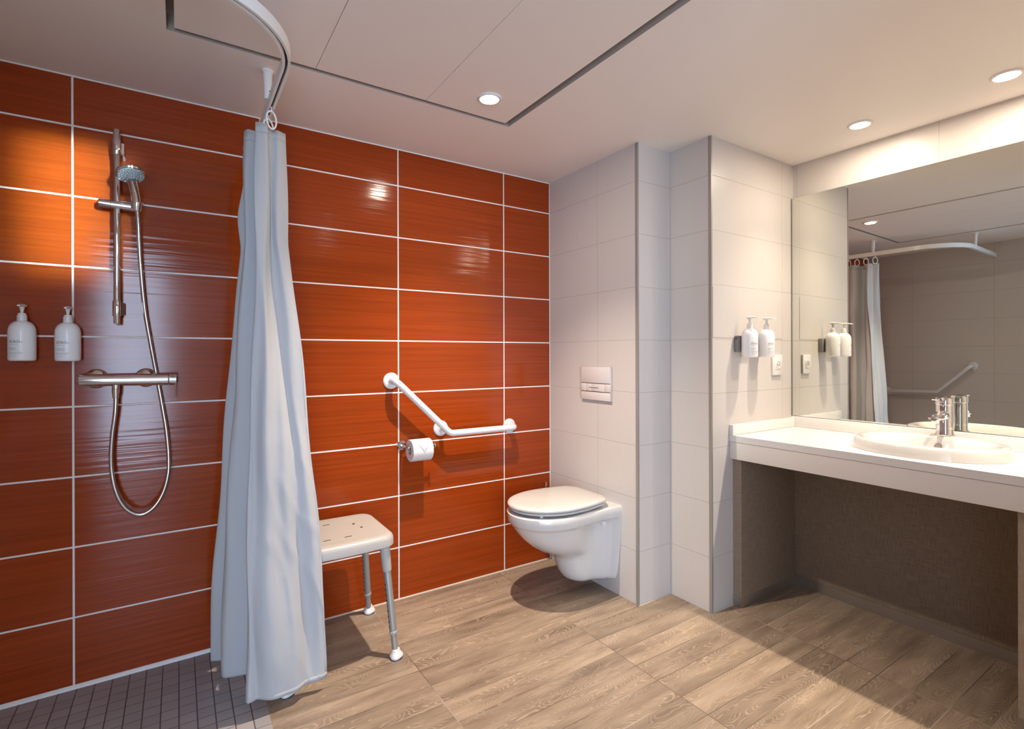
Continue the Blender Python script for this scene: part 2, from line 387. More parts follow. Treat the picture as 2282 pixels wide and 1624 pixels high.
# ------------------------------------------------------------------ pump bottles
def letters(word, x, z, h):
    # serif capitals as thin polygons in the plane (x, z); returns list of polygons and width
    P = []; w = .74*h; tk, tn, sf = .17*h, .055*h, .16*h
    def r(x0, x1, z0, z1): P.append([(x0,z0),(x1,z0),(x1,z1),(x0,z1)])
    for ch in word:
        if ch == 'Z':
            r(x,x+w,z,z+tn); r(x,x+w,z+h-tn,z+h); P.append([(x,z+tn),(x+tk*1.3,z+tn),(x+w,z+h-tn),(x+w-tk*1.3,z+h-tn)])
            r(x,x+tn,z+h-sf*1.4,z+h); r(x+w-tn,x+w,z,z+sf*1.4); adv = w
        elif ch == 'E':
            r(x+.08*h,x+.08*h+tk,z,z+h); r(x,x+.68*h,z,z+tn); r(x,x+.66*h,z+h-tn,z+h); r(x+.2*h,x+.5*h,z+.49*h,z+.49*h+tn)
            r(x+.68*h-tn,x+.68*h,z,z+sf*1.4); r(x+.66*h-tn,x+.66*h,z+h-sf*1.3,z+h); adv = .70*h
        elif ch == 'R':
            r(x+.08*h,x+.08*h+tk,z,z+h); r(x,x+.36*h,z,z+tn); r(x,x+.42*h,z+h-tn,z+h); r(x+.2*h,x+.42*h,z+.47*h,z+.47*h+tn)
            cx, cz = x+.42*h, z+.735*h
            for k in range(8):
                a, c = -PI/2+PI*k/8, -PI/2+PI*(k+1)/8
                P.append([(cx+.12*h*math.cos(a),cz+.21*h*math.sin(a)),(cx+.27*h*math.cos(a),cz+.265*h*math.sin(a)),(cx+.27*h*math.cos(c),cz+.265*h*math.sin(c)),(cx+.12*h*math.cos(c),cz+.21*h*math.sin(c))])
            P.append([(x+.38*h,z+.5*h),(x+.58*h,z+.5*h),(x+.84*h,z),(x+.66*h,z)]); r(x+.66*h,x+.86*h,z,z+tn); adv = .84*h
        else:
            cx, cz = x+.46*h, z+.5*h
            for k in range(20):
                a, c = 2*PI*k/20, 2*PI*(k+1)/20
                P.append([(cx+.29*h*math.cos(a),cz+.45*h*math.sin(a)),(cx+.46*h*math.cos(a),cz+.52*h*math.sin(a)),(cx+.46*h*math.cos(c),cz+.52*h*math.sin(c)),(cx+.29*h*math.cos(c),cz+.45*h*math.sin(c))])
            adv = .92*h
        x += adv+.17*h
    return P, x
def text_polys(s, size, x, z):
    cu = bpy.data.curves.new('t', 'FONT'); cu.body = s; cu.size = size; cu.resolution_u = 2
    ob = bpy.data.objects.new('t', cu); COL.objects.link(ob)
    dg = bpy.context.evaluated_depsgraph_get(); dg.update()
    me = bpy.data.meshes.new_from_object(ob.evaluated_get(dg))
    P = [[(me.vertices[i].co.x+x, me.vertices[i].co.y+z) for i in p.vertices] for p in me.polygons]
    bpy.data.objects.remove(ob); bpy.data.meshes.remove(me); bpy.data.curves.remove(cu)
    return P
BR = .0355
def bottle(loc, label, lines, group, back):
    t = thing('pump_bottle', loc, label, 'bottle', group)
    body = [(.030,0),(.0335,.002),(BR,.007),(BR,.098),(.0345,.108),(.031,.118),(.0255,.126),(.019,.131),(.014,.133)]
    B().lathe(body, seg=40).obj('bottle_body', M['bottle'], t, True, ang=60)
    pm = B().lathe([(.0128,.132),(.0133,.134),(.0128,.153),(.0105,.154),(.0105,.159),(.008,.160)], seg=28).obj('pump_collar', M['plastic'], t, True)
    b = B().lathe([(.0042,.158),(.0048,.168),(.0065,.176),(.0075,.180)], seg=20); b.obj('pump_stem', M['plastic'], pm, True)
    rings = []
    for y, w, z0, z1 in ((.013,.009,.181,.188),(.008,.0115,.179,.1905),(-.006,.0115,.179,.1905),(-.016,.0085,.181,.1895),(-.034,.0055,.1815,.187),(-.046,.004,.179,.1835)):
        rings.append([(w*math.cos(2*PI*k/16), y, (z0+z1)/2+(z1-z0)/2*math.sin(2*PI*k/16)) for k in range(16)])
    B().loft(rings).obj('pump_nozzle', M['plastic'], pm, True, ang=60)
    P, xe = letters('ZERO', -.0305, .0595, .0086)
    P += text_polys('%', .0070, xe-.0002, .0594)
    for s, size, z in lines: P += text_polys(s, size, -.030, z)
    for z in (.0305, .0205): P.append([(-.030,z),(.022,z),(.022,z+.0003),(-.030,z+.0003)])
    b = B(); rr = BR+.00025
    for p in P:
        if len(p) < 3: continue
        vs = [b.m.verts.new((rr*math.sin(x/rr), -rr*math.cos(x/rr), z)) for x, z in p]
        try: b.m.faces.new(vs)
        except ValueError: pass
    o = b.obj('printed_label', M['ink'], t, True, smooth=False); o['label'] = 'grey printed lettering'
    return t
def lines(a, c):
    return [('Responsible Body Care', .0026, .0535), (a, .0042, .0405), (c, .0031, .0355), ('No sulfates, Parabens, Phthalates', .0029, .0270), ('without colours or mineral oil', .0029, .0230), ('16.9 fl oz / 500 ml', .0027, .0155)]
def holder(x0, x1, z, ywall, label, endx):
    t = thing('bottle_holder', ((x0+x1)/2, ywall, z), label, 'wall bracket')
    B().box(x0, x1, ywall-.022, ywall, z-.036, z+.036, .004).obj('back_plate', M['panelgrey'], t)
    return t
bottle((-2.2375, -.0358-.004, 1.159), 'white pump bottle of shampoo on the orange wall, left of the shower gel', lines('SHAMPOO', 'SHAMPOOING'), 'white pump bottles in the shower', 0)
bottle((-2.1205, -.0358-.004, 1.157), 'white pump bottle of shower gel on the orange wall, beside the mixer', lines('SHOWER GEL', 'GEL DE DOUCHE'), 'white pump bottles in the shower', 0)
bottle((.425, YS-.060, 1.160), 'white pump bottle on the beige wall touching the dark bracket end', lines('HAND WASH', 'GEL MAINS'), 'white pump bottles beside the mirror', 0)
bottle((.562, YS-.060, 1.160), 'white pump bottle on the beige wall next to the power socket', lines('BODY LOTION', 'LAIT CORPS'), 'white pump bottles beside the mirror', 0)
t = thing('bottle_holder', (.49, YS, 1.222), 'dark grey wall bracket carrying two pump bottles beside the mirror', 'wall bracket')
B().box(.392, .60, YS-.0245, YS, 1.185, 1.262, .005).obj('back_plate', M['panelgrey'], t)
B().box(.3912, .3925, YS-.018, YS-.007, 1.246, 1.251).obj('end_cap', M['dark'], t)

# ------------------------------------------------------------------ curtain rail, rings, curtain
RX, RZ = -1.528, 2.048
pl = [(RX, 0, 0)] + [(RX, -.02-.06*k, 0) for k in range(1, 11)] + [(-1.828+.3*math.cos(a), -.70-.3*math.sin(a), 0) for a in [PI/2*k/16 for k in range(17)]] + [(-2.0, -1.0, 0), (-2.25, -1.0, 0), (XL, -1.0, 0)]
prof = [(-.011,.017),(.011,.017),(.011,-.017),(.0035,-.017),(.0035,-.004),(-.0035,-.004),(-.0035,-.017),(-.011,-.017)]
rings = []
for i, p in enumerate(pl):
    a, c = Vector(pl[max(i-1,0)]), Vector(pl[min(i+1,len(pl)-1)]); d = (c-a).normalized(); nrm = Vector((-d.y, d.x, 0))
    rings.append([Vector((p[0], p[1], RZ))+nrm*u+Vector((0,0,v)) for u, v in prof])
t = thing('curtain_rail', (RX, -.4, RZ), 'white curved shower curtain rail hung from the ceiling on two posts', 'curtain rail')
b = B().loft(rings); o = b.obj('track', [M['track'], M['dark']], t, ang=25)
for p in o.data.polygons:
    c = p.center+t.location
    if abs(p.normal.z) > .9 and abs(c.z-(RZ-.004)) < .001: p.material_index = 1
for x, y in ((-1.5365, -.4064), (-1.915, -1.0)):
    b = B().lathe([(.0195,H),(.0195,H-.006),(.0152,H-.009),(.0128,RZ+.03),(.0118,RZ+.017)], (x, y, 0), seg=24)
    o = b.obj('ceiling_post', M['track'], t)
    b = B()
    for z in (RZ+.03, RZ+.043): b.lathe([(.0021,-.002),(.0021,.0012)], (x+.004, y-.0122, z), (.28,-1,0), 10)
    b.obj('screw', M['dark'], o)
for i, y in enumerate((-.075, -.145, -.215, -.285, -.355, -.425)):
    t = thing('curtain_ring', (RX, y, RZ-.017), 'white plastic ring linking the shower curtain to its rail', 'curtain ring', 'curtain rings on the shower rail')
    pts = [(RX+.017*math.sin(a)*1.0, y+.012*math.sin(a), RZ-.058+.030*math.cos(a)) for a in [2*PI*k/28+.15 for k in range(28)]]
    B().tube(pts, .0032, 8).obj('loop', M['track'], t)
    B().lathe([(.0045,-.010),(.0045,-.004),(.0022,-.003),(.0022,.010)], (RX, y, RZ-.022), seg=12).obj('glider', M['track'], t)
top = [(-1.52,-.08),(-1.58,-.11),(-1.50,-.15),(-1.594,-.18),(-1.52,-.22),(-1.51,-.27),(-1.588,-.30),(-1.597,-.35),(-1.535,-.35),(-1.54,-.40),(-1.579,-.438),(-1.545,-.440),(-1.527,-.400),(-1.506,-.412),(-1.472,-.388)]
bot = [(-1.56,-.045),(-1.66,-.075),(-1.58,-.11),(-1.702,-.165),(-1.605,-.21),(-1.60,-.25),(-1.665,-.26),(-1.664,-.31),(-1.575,-.34),(-1.60,-.42),(-1.617,-.487),(-1.588,-.515),(-1.50,-.517),(-1.425,-.507),(-1.366,-.494)]
NS, NZ = 14, 120
T = catmull([(x, y, 0) for x, y in top], NS); Bt = catmull([(x, y, 0) for x, y in bot], NS)
ZT, ZB = 1.972, .045
def cpt(i, z):
    s = max(0., (1.58-z)/1.53); f = 1-(1-min(1, s))**1.55 if s > 0 else 0
    p = T[i].lerp(Bt[i], f)
    u = i/(len(T)-1)
    # a soft bulge where the far folds sag, and small crumples
    p.x += -.020*math.exp(-((z-1.70)/.10)**2)*math.exp(-((u-.22)/.07)**2)
    p.x += .004*math.sin(z*5.2+u*19)*(1-u*.5) + .003*math.sin(z*11+u*33)
    p.y += .004*math.sin(z*6.7+u*26+1.3)
    if u > .66:
        g = (u-.66)/.34; fade = math.sin(PI*min(1, g*1.02))**.6*min(1., s*2.2)
        q = (.0125*math.sin(g*2*PI*2.1+.6+.8*z)+.0055*math.sin(g*2*PI*4.7+2.1*z))*fade
        q += .009*math.sin((g*1.3+z*1.25)*7.5)*fade*max(0, 1-z/.9)
        p.y -= q
    nz = mnoise.noise(Vector((u*17., z*1.1, 3.1)))*.0055+mnoise.noise(Vector((u*38.+z*2., z*3.4, 8.)))*.0026
    dg = 1-abs(mnoise.noise(Vector((u*9.+z*3.6, z*1.7-u*4., 5.))))*2.2
    p.y -= (nz+max(0., dg-.55)*.010*max(0., min(1., (u-.6)*4))*max(0., min(1., (1.1-z)*1.6)))*min(1., .35+s)
    return p
b = B(); V = []
for j in range(NZ+1):
    row = []
    for i in range(len(T)):
        u = i/(len(T)-1)
        sag = .005*abs(math.sin(u*PI*6))
        z = ZT-sag-.004*max(0, u-.85)/.15 + (ZB-ZT+sag)*j/NZ
        p = cpt(i, z); row.append(b.m.verts.new((p.x, p.y, z)))
    V.append(row)
for j in range(NZ):
    for i in range(len(T)-1):
        b.m.faces.new((V[j][i], V[j][i+1], V[j+1][i+1], V[j+1][i]))
cur = b.obj('shower_curtain', M['fabric'], ang=60)
tag(cur, 'white fabric shower curtain gathered in folds beside the stool', 'curtain')
md = cur.modifiers.new('solid', 'SOLIDIFY'); md.thickness = .0012; md.offset = 0
def band(name, z0, z1, sel, off):
    b = B(); V = []
    for z in z0:
        row = []
        for i in sel:
            p = cpt(i, z); a = cpt(max(i-1,0), z); c = cpt(min(i+1,len(T)-1), z); d = (c-a); nn = Vector((d.y, -d.x, 0)).normalized()
            row.append((p.x+nn.x*off, p.y+nn.y*off, z))
        V.append(row)
    for s in (1, -1):
        R = [[b.m.verts.new(q) for q in row] for row in V]
        for r0, r1 in zip(R, R[1:]):
            for i in range(len(r0)-1): b.m.faces.new((r0[i], r0[i+1], r1[i+1], r1[i]))
        break
    o = b.obj(name, M['fabric'], cur, local=True, ang=50)
    m = o.modifiers.new('solid', 'SOLIDIFY'); m.thickness = .0014; m.offset = 0
    return o
band('bottom_hem', [.044, .052, .060], 0, list(range(len(T))), .0)
band('top_hem', [1.962, 1.944, 1.932], 0, list(range(len(T))), .0)
band('side_hem', [.05+.038*k for k in range(50)], 0, list(range(len(T)-4, len(T))), .0)

# ------------------------------------------------------------------ grab rails
def grab(name, P0, P1, P2, wall, label, d=.072, mid=True):
    # P0 upper flange, P1 bend, P2 far end: wall points; wall = inward normal
    w = Vector(wall); P0, P1, P2 = Vector(P0), Vector(P1), Vector(P2)
    t = thing(name, P1, label, 'grab rail', 'white angled grab rails')
    path = fillet([P0+w*.004, P0+w*d, P1+w*d, P2+w*d, P2+w*.004], .045, 10)
    B().tube(path, .0162, 20).obj('rail_tube', M['whitebar'], t, ang=60)
    u = (P0-P1).normalized()*.028
    if mid: B().tube([P1+u+w*.004, P1+u*1.1+w*d], .011, 16).obj('middle_post', M['whitebar'], t)
    for p in ((P0, P1+u, P2) if mid else (P0, P2)):
        B().lathe([(.039,0),(.039,.004),(.036,.008),(.030,.0105),(.0185,.0115),(.0175,.0145)], p, wall, 40).obj('wall_flange', M['whitebar'], t)
grab('grab_rail', (-.950,0,1.053), (-.672,0,.787), (-.281,0,.787), (0,-1,0), 'white angled grab rail on the orange wall between stool and toilet')
grab('grab_rail', (XL,-.845,1.063), (XL,-.60,.815), (XL,-.175,.80), (1,0,0), 'white angled grab rail on the beige wall seen in the mirror', mid=False)

# ------------------------------------------------------------------ toilet paper
t = thing('toilet_roll_holder', (-.898, 0, .741), 'chrome toilet roll holder on the orange wall under the grab rail', 'roll holder')
B().lathe([(.0235,0),(.0235,.007),(.021,.010),(.010,.011),(.0095,.014)], (-.898,0,.741), (0,-1,0), 32).obj('wall_plate', M['chrome'], t)
B().tube(fillet([(-.898,-.01,.741),(-.898,-.075,.738),(-.755,-.075,.738)], .012, 6), .0062, 14).obj('arm', M['chrome'], t)
B().lathe([(.0062,0),(.0125,.002),(.0125,.008),(.010,.010)], (-.765,-.075,.738), (1,0,0), 24).obj('end_knob', M['chrome'], t)
rc = Vector((0, -.075, .7235)); rx0, rx1 = -.887, -.785
t = thing('toilet_roll', (-.836, -.075, .67), 'white toilet roll with its end folded to a point', 'toilet roll')
def ringx(r, x, n=48): return [(x, rc.y+r*math.cos(2*PI*k/n), rc.z+r*math.sin(2*PI*k/n)) for k in range(n)]
B().loft([ringx(.0205,rx0),ringx(.050,rx0),ringx(.052,rx0+.002),ringx(.052,rx1-.002),ringx(.050,rx1),ringx(.0205,rx1),ringx(.0205,rx0)], cap0=False, cap1=False).obj('paper', M['paper'], t)
B().loft([ringx(.0204,rx0+.0005),ringx(.0204,rx1-.0005),ringx(.0192,rx1-.0005),ringx(.0192,rx0+.0005),ringx(.0204,rx0+.0005)], cap0=False, cap1=False).obj('core', M['card'], t)
b = B(); rr = .0532; rowsv = []
for k in range(13):
    s = k/12; a = math.radians(112+72*s)     # angle: 90 = up, 180 = facing the room
    hw = .047*(1-s); cx = (rx0+rx1)/2+.004
    rowsv.append([(cx+hw*q_, rc.y+(rr)*math.cos(a), rc.z+rr*math.sin(a)) for q_ in (-1,0,1)])
R = [[b.m.verts.new(q_) for q_ in row] for row in rowsv]
for r0, r1 in zip(R, R[1:]):
    for i in range(2): b.m.faces.new((r0[i], r0[i+1], r1[i+1], r1[i]))
o = b.obj('folded_end', M['paper'], t); m_ = o.modifiers.new('s', 'SOLIDIFY'); m_.thickness = .0016; m_.offset = 0

# ------------------------------------------------------------------ toilet, flush plate, brush
TYC = -.402
tl = thing('toilet', (0, TYC, .07), 'white wall-hung toilet with closed lid beside the orange wall', 'toilet')
def sm(t): return t*t*(3-2*t)
def outline(L, u1, ctrl, N=26, front=28, e=2.0):
    us, vs = zip(*ctrl); half = []
    for k in range(N):
        u = u1*k/N
        for (ua, va), (ub, vb) in zip(ctrl, ctrl[1:]):
            if ua <= u <= ub: v = va+(vb-va)*sm((u-ua)/(ub-ua)); break
        half.append((u, v))
    w1 = ctrl[-1][1]
    for k in range(front+1):
        a = PI/2*k/front
        half.append((u1+(L-u1)*abs(math.sin(a))**(2/e), w1*abs(math.cos(a))**(2/e)))
    return half+[(u, -v) for u, v in reversed(half[:-1])]
def ringz(half, z): return [(-u, TYC+v, z) for u, v in half]
S = [(.443,.502,.31,(.160,.160,.160,.172)),(.442,.514,.31,(.168,.168,.168,.179)),(.437,.521,.31,(.172,.172,.172,.183)),(.414,.520,.31,(.172,.172,.171,.182)),(.394,.514,.30,(.171,.171,.168,.178)),(.388,.510,.30,(.170,.168,.160,.175)),
 (.385,.504,.30,(.170,.158,.145,.171)),(.372,.497,.29,(.170,.135,.112,.166)),(.345,.478,.285,(.168,.126,.100,.158)),(.31,.448,.275,(.165,.122,.095,.146)),(.275,.408,.26,(.162,.119,.092,.131)),(.245,.360,.235,(.159,.117,.090,.113)),
 (.226,.318,.21,(.156,.116,.089,.099)),(.212,.288,.195,(.154,.115,.088,.091)),(.19,.268,.19,(.152,.114,.087,.087)),(.16,.256,.18,(.149,.112,.085,.084)),(.12,.240,.165,(.142,.108,.082,.081)),(.09,.220,.15,(.134,.103,.077,.076)),(.074,.196,.13,(.125,.097,.070,.068)),(.068,.165,.11,(.112,.086,.060,.057))]
rings = [ringz(outline(L, u1, [(0,a),(.035,b_),(.10,c),(u1,d)]), z) for z, L, u1, (a, b_, c, d) in S]
B().loft(rings).obj('bowl', M['ceramic2'], tl, ang=50)
def dshape(L, u0, w0, u1, w1, grow=0):
    ctrl = [(u0,w0),(u0+.02,w0+.012),(u1,w1)]; half = [(u0-grow, 0.0)]
    n = 18
    for k in range(n+1):
        u = u0+(u1-u0)*k/n
        half.append((u-grow, (w0+(w1-w0)*math.sin(PI/2*k/n))*(1-.30*max(0, 1-k/3.5)**2)+grow))
    for k in range(1, 31):
        a = PI/2*k/30; half.append((u1+(L+grow-u1)*math.sin(a), (w1+grow)*math.cos(a)))
    return half[:-1]+[(L+grow, 0)]+[(u, -v) for u, v in reversed(half[1:-1])]
def rz(L, u0, w0, u1, w1, z, grow=0): return [(-u, TYC+v, z) for u, v in dshape(L, u0, w0, u1, w1, grow)]
D = (.517, .052, .142, .29, .180)
def sc(z, k, g=0):
    P = rz(*D, z, g); cx = -.30
    return [(cx+(x-cx)*k, TYC+(y-TYC)*k, z) for x, y, z in P]
st = B().loft([sc(.454,.80), sc(.454,.955), sc(.4555,.978), sc(.459,.985), sc(.4645,.982), sc(.4655,.96)]).obj('seat', M['lidplastic'], tl, ang=50)
B().loft([sc(.467,.97), sc(.468,.995), sc(.4715,1.018), sc(.477,1.020), sc(.4822,1.006), sc(.4855,.972), sc(.4878,.90), sc(.4894,.75), sc(.4905,.5), sc(.491,.22)]).obj('lid', M['lidplastic'], tl, ang=50)
for u, v in ((.435,.105),(.435,-.105),(.19,.135),(.19,-.135)): B().box(-u-.007, -u+.007, TYC+v-.005, TYC+v+.005, .442, .4555, .002).obj('seat_buffer', M['plastic'], st)
for v in (.078, -.078): B().lathe([(.010,.443),(.010,.462),(.008,.4655)], (-.085, TYC+v, 0), seg=20).obj('hinge', M['plastic'], tl)
for s in (1, -1):
    B().lathe([(.012,0),(.012,.016),(.009,.020)], (-.075, TYC+s*.112, .358), (0, s, 0), 20).obj('fixing_cap', M['plastic'], tl)
fp = thing('flush_plate', (0, -.40, .942), 'square flush plate with two buttons on the wall above the toilet', 'flush plate')
y0, y1 = -.509, -.290
B().box(-.008, 0, y0, y1, .942, 1.113, .002).obj('base_plate', M['groove'], fp)
B().box(-.0125, -.004, y0, y1, 1.0295, 1.113, .0015).obj('upper_panel', M['flush'], fp)
B().box(-.0125, -.004, y0, y1, .942, .983, .0015).obj('lower_panel', M['flush'], fp)
for a, c in ((y0, -.468), (-.330, y1)): B().box(-.0125, -.004, a, c, .9865, 1.0265, .001).obj('button_frame', M['flush'], fp)
for a, c in ((-.467, -.3715), (-.3705, -.331)):
    bt = B().box(-.0135, -.004, a, c, .9870, 1.026, .001).obj('button', M['flush'], fp)
B().box(-.0140, -.0134, -.425, -.355, 1.0045, 1.0075).obj('button_mark', M['groove'], fp)
for y in (y0-.0012, y1-.0006):
    B().box(-.0125, -.002, y, y+.0018, .942, 1.113, .0005).obj('edge_strip', M['chrome'], fp)
t = thing('toilet_brush', (-.07, -.05, .2), 'thin chrome handle of a wall-hung toilet brush in the corner behind the toilet', 'toilet brush')
B().lathe([(.030,.20),(.033,.203),(.033,.36),(.031,.363),(.010,.365)], (-.07,-.044,0), seg=28).box(-.085,-.055,-.014,0,.25,.33,.002).obj('holder', M['chrome'], t)
B().tube([(-.07,-.044,.36),(-.066,-.046,.44)], .0045, 10).box(-.0705,-.0615,-.0505,-.0415,.435,.459).obj('handle', M['chrome'], t)

# ------------------------------------------------------------------ shower stool
sx0, sx1, sy0, sy1, sz = -1.495, -1.083, -.437, -.085, .474
stl = thing('shower_stool', ((sx0+sx1)/2, (sy0+sy1)/2, 0), 'light grey plastic shower stool on aluminium legs behind the curtain', 'stool')
def rrect(z, ins, bow=.016, r=.05, n=8):
    x0, x1, y0, y1 = sx0+ins, sx1-ins, sy0+ins, sy1-ins; r = max(r-ins*.6, .012); P = []
    for cx, cy, a0 in ((x1-r,y1-r,0),(x0+r,y1-r,PI/2),(x0+r,y0+r,PI),(x1-r,y0+r,1.5*PI)):
        for k in range(n+1):
            a = a0+PI/2*k/n; P.append((cx+r*math.cos(a), cy+r*math.sin(a)))
        if a0 == 0: seg = [(x1-r+(x0-x1+2*r)*k/8, y1) for k in range(1,8)]
        elif a0 == PI/2: seg = [(x0, y1-r+(y0-y1+2*r)*k/8) for k in range(1,8)]
        elif a0 == PI: seg = [(x0+r+(x1-x0-2*r)*k/8, y0) for k in range(1,8)]
        else: seg = [(x1, y0+r+(y1-y0-2*r)*k/8) for k in range(1,8)]
        P += seg
    xm = (x0+x1)/2; out = []
    for x, y in P:
        w = 1-((x-xm)/((x1-x0)/2))**2
        out.append((x, y+(-bow*w if y < (y0+y1)/2 else bow*w*.3), z-.006*w*0))
    return out
def dish(z, ins):
    return rrect(z, ins)
B().loft([rrect(.432,.012),rrect(.430,.004),rrect(.433,0),rrect(.458,.001),rrect(.468,.005),rrect(.4735,.014),rrect(.4750,.025),rrect(.4745,.045),rrect(.4725,.09),rrect(.471,.13)]).obj('seat', M['greyplastic'], stl, ang=50)
# raised line and drain holes
xm, ym = (sx0+sx1)/2, (sy0+sy1)/2
el = []
for k in range(64):
    a = 2*PI*k/64; el.append((xm+.135*math.copysign(abs(math.cos(a))**.6, math.cos(a)), ym+.105*math.copysign(abs(math.sin(a))**.6, math.sin(a)), .4718))
B().tube(el+[el[0]], .0014, 6).obj('seat_ridge', M['greyplastic'], stl)
for x, y in ((-1.19,-.215),(-1.175,-.275),(-1.385,-.215),(-1.40,-.275)): B().lathe([(.0052,.4726),(.0052,.4738)], (x,y,0), seg=16).obj('drain_hole', M['dark'], stl)
for x, y in ((-1.29,-.170),(-1.25,-.356),(-1.33,-.356)): B().box(x-.014, x+.014, y-.0014, y+.0014, .4715, .4738).obj('drain_slot', M['dark'], stl)
for (tx, ty, fx, fy) in ((-1.122,-.395,-1.0935,-.448),(-1.122,-.125,-1.073,-.045),(-1.456,-.395,-1.487,-.450),(-1.456,-.125,-1.505,-.045)):
    tp, ft = Vector((tx,ty,.45)), Vector((fx,fy,.0)); d = (ft-tp)
    P = lambda s: tp+d*s
    lg = B().tube([P(.10),P(.80)], .0142, 20).obj('leg', M['alu'], stl)
    B().tube([P(.0),P(.02),P(.255),P(.27)], [.0205,.0205,.0178,.0165], 20).obj('leg_socket', M['greyplastic'], lg)
    B().tube([P(.775),P(.778),P(.795),P(.80)], [.0145,.0158,.0158,.0145], 20).obj('leg_collar', M['greyplastic'], lg)
    B().tube([P(.79),P(.955)], .0118, 18).obj('leg_extension', M['alu'], lg)
    b = B()
    side = Vector((-1,-.15,0)).normalized()
    for k in range(9):
        s = .38+.045*k; b.lathe([(.0036,0),(.0036,.0006)], P(s)+side*.0140, side, 10)
    b.obj('height_holes', M['dark'], lg)
    rf = []
    for r, z in ((.025,.003),(.0262,.006),(.0255,.011),(.021,.018),(.0165,.026),(.0145,.034)):
        rf.append([(ft.x+r*math.cos(2*PI*k/24)*(1+.10*math.cos(6*PI*k/24)*(z<.02)), ft.y+r*math.sin(2*PI*k/24)*(1+.10*math.cos(6*PI*k/24)*(z<.02)), z) for k in range(24)])
    B().loft(rf).obj('foot', M['plastic'], lg)
    B().lathe([(.0255,0),(.0255,.0032)], (ft.x,ft.y,0), seg=24).obj('rubber_sole', M['dark'], lg)

# ------------------------------------------------------------------ floor drain
t = thing('floor_drain', (-2.075, -.30, 0), 'small square metal floor drain in the mosaic shower floor', 'drain')
B().box(-2.103, -2.053, -.327, -.272, -.002, .0008).obj('well', M['dark'], t)
B().box(-2.098, -2.058, -.322, -.277, .0006, .0018, .0004).obj('grate', M['steel_trim'], t)

# ------------------------------------------------------------------ vanity
CX0 = .354
VE = YB
vt = thing('vanity_counter', (.63, -1.6, .689), 'long white counter with raised edges under the mirror', 'counter')
SCX, SCY, SA, SB = .632, -1.580, .245, .222     # basin centre, half length (y), half depth (x)
def counter_mesh():
    b = B(); x0, x1, y0, y1, z0, z1 = CX0, XR-.001, VE+.001, YS-.001, .769, .798
    k = .93; ang = sorted(set([2*PI*i/72 for i in range(72)]))
    def edge(a):
        dx, dy = math.cos(a), math.sin(a); s = 1e9
        if dx > 1e-9: s = min(s, (x1-SCX)/dx)
        if dx < -1e-9: s = min(s, (x0-SCX)/dx)
        if dy > 1e-9: s = min(s, (-1.2-SCY)/dy)
        if dy < -1e-9: s = min(s, (-1.95-SCY)/dy)
        return (SCX+dx*s, SCY+dy*s)
    for cx, cy in ((x0,-1.2),(x1,-1.2),(x0,-1.95),(x1,-1.95)): ang.append(math.atan2(cy-SCY, cx-SCX) % (2*PI))
    ang = sorted(ang)
    for z in (z1, z0):
        I = [b.m.verts.new((SCX+SB*k*math.cos(a), SCY+SA*k*math.sin(a), z)) for a in ang]
        O = [b.m.verts.new((*edge(a), z)) for a in ang]
        for i in range(len(ang)):
            j = (i+1) % len(ang); b.m.faces.new((I[i], I[j], O[j], O[i]))
        for ya, yb in ((-1.2, y1), (y0, -1.95)):
            b.m.faces.new([b.m.verts.new(p) for p in ((x0,ya,z),(x1,ya,z),(x1,yb,z),(x0,yb,z))])
    b.m.faces.new([b.m.verts.new(p) for p in ((x0,y0,z0),(x0,y1,z0),(x0,y1,z1),(x0,y0,z1))])
    bmesh.ops.remove_doubles(b.m, verts=b.m.verts[:], dist=1e-5)
    return b
counter_mesh().obj('countertop', M['counter'], vt, smooth=False)
B().box(CX0+.0015, CX0+.03, VE+.001, YS-.001, .689, .7675, .0015).obj('apron', M['apron'], vt)
B().box(.884, XR-.001, VE+.001, YS-.001, .7985, .8525, .002).obj('backsplash', M['counter'], vt)
B().box(CX0, .885, YS-.020, YS, .7985, .847, .002).obj('side_splash', M['counter'], vt)
for a, c in ((YS-.043, YS), (-1.932, -1.888)):
    o = B().box(.382, .842, a, c, .046, .689).obj('side_panel', [M['brown'], M['brown2']], vt, smooth=False)
    o['label'] = 'brown woven-look support panel'
    for p in o.data.polygons:
        if p.normal.x < -.9: p.material_index = 1
    B().box(.380, .842, a-.0015, c+(.0015 if c < YS else 0), 0, .046).obj('plinth', M['plinth'], o)
o = B().box(.844, XR-.001, VE+.001, YS-.001, .048, .767).obj('back_panel', M['brown'], vt, smooth=False)
o['label'] = 'brown woven-look back panel'
B().box(.838, XR-.001, VE+.001, YS-.001, 0, .048).obj('plinth', M['plinth'], o)

# basin
bs = thing('wash_basin', (SCX, SCY, .798), 'white oval drop-in wash basin set into the counter', 'basin')
def ell(cx, cy, bx, ay, z, n=72, e=2.15):
    P = []
    for k in range(n):
        a = 2*PI*k/n; c, s = math.cos(a), math.sin(a)
        P.append((cx+bx*math.copysign(abs(c)**(2/e), c), cy+ay*math.copysign(abs(s)**(2/e), s), z))
    return P
ix = SCX-.030
R = [ell(SCX,SCY,SB,SA,.7985), ell(SCX,SCY,SB-.002,SA-.002,.812), ell(SCX,SCY,SB-.008,SA-.008,.833), ell(SCX,SCY,SB-.013,SA-.013,.840), ell(SCX,SCY,SB-.020,SA-.020,.843), ell(SCX-.012,SCY,SB-.036,SA-.030,.843),
     ell(ix,SCY,SB-.056,SA-.042,.841), ell(ix,SCY,SB-.063,SA-.050,.834), ell(ix,SCY,SB-.072,SA-.062,.812), ell(ix,SCY,SB-.090,SA-.085,.77), ell(ix,SCY,SB-.125,SA-.125,.725), ell(ix,SCY,SB-.165,SA-.18,.70), ell(ix,SCY,.02,.02,.692)]
B().loft(R, cap0=False).obj('bowl', M['ceramic'], bs, ang=50)
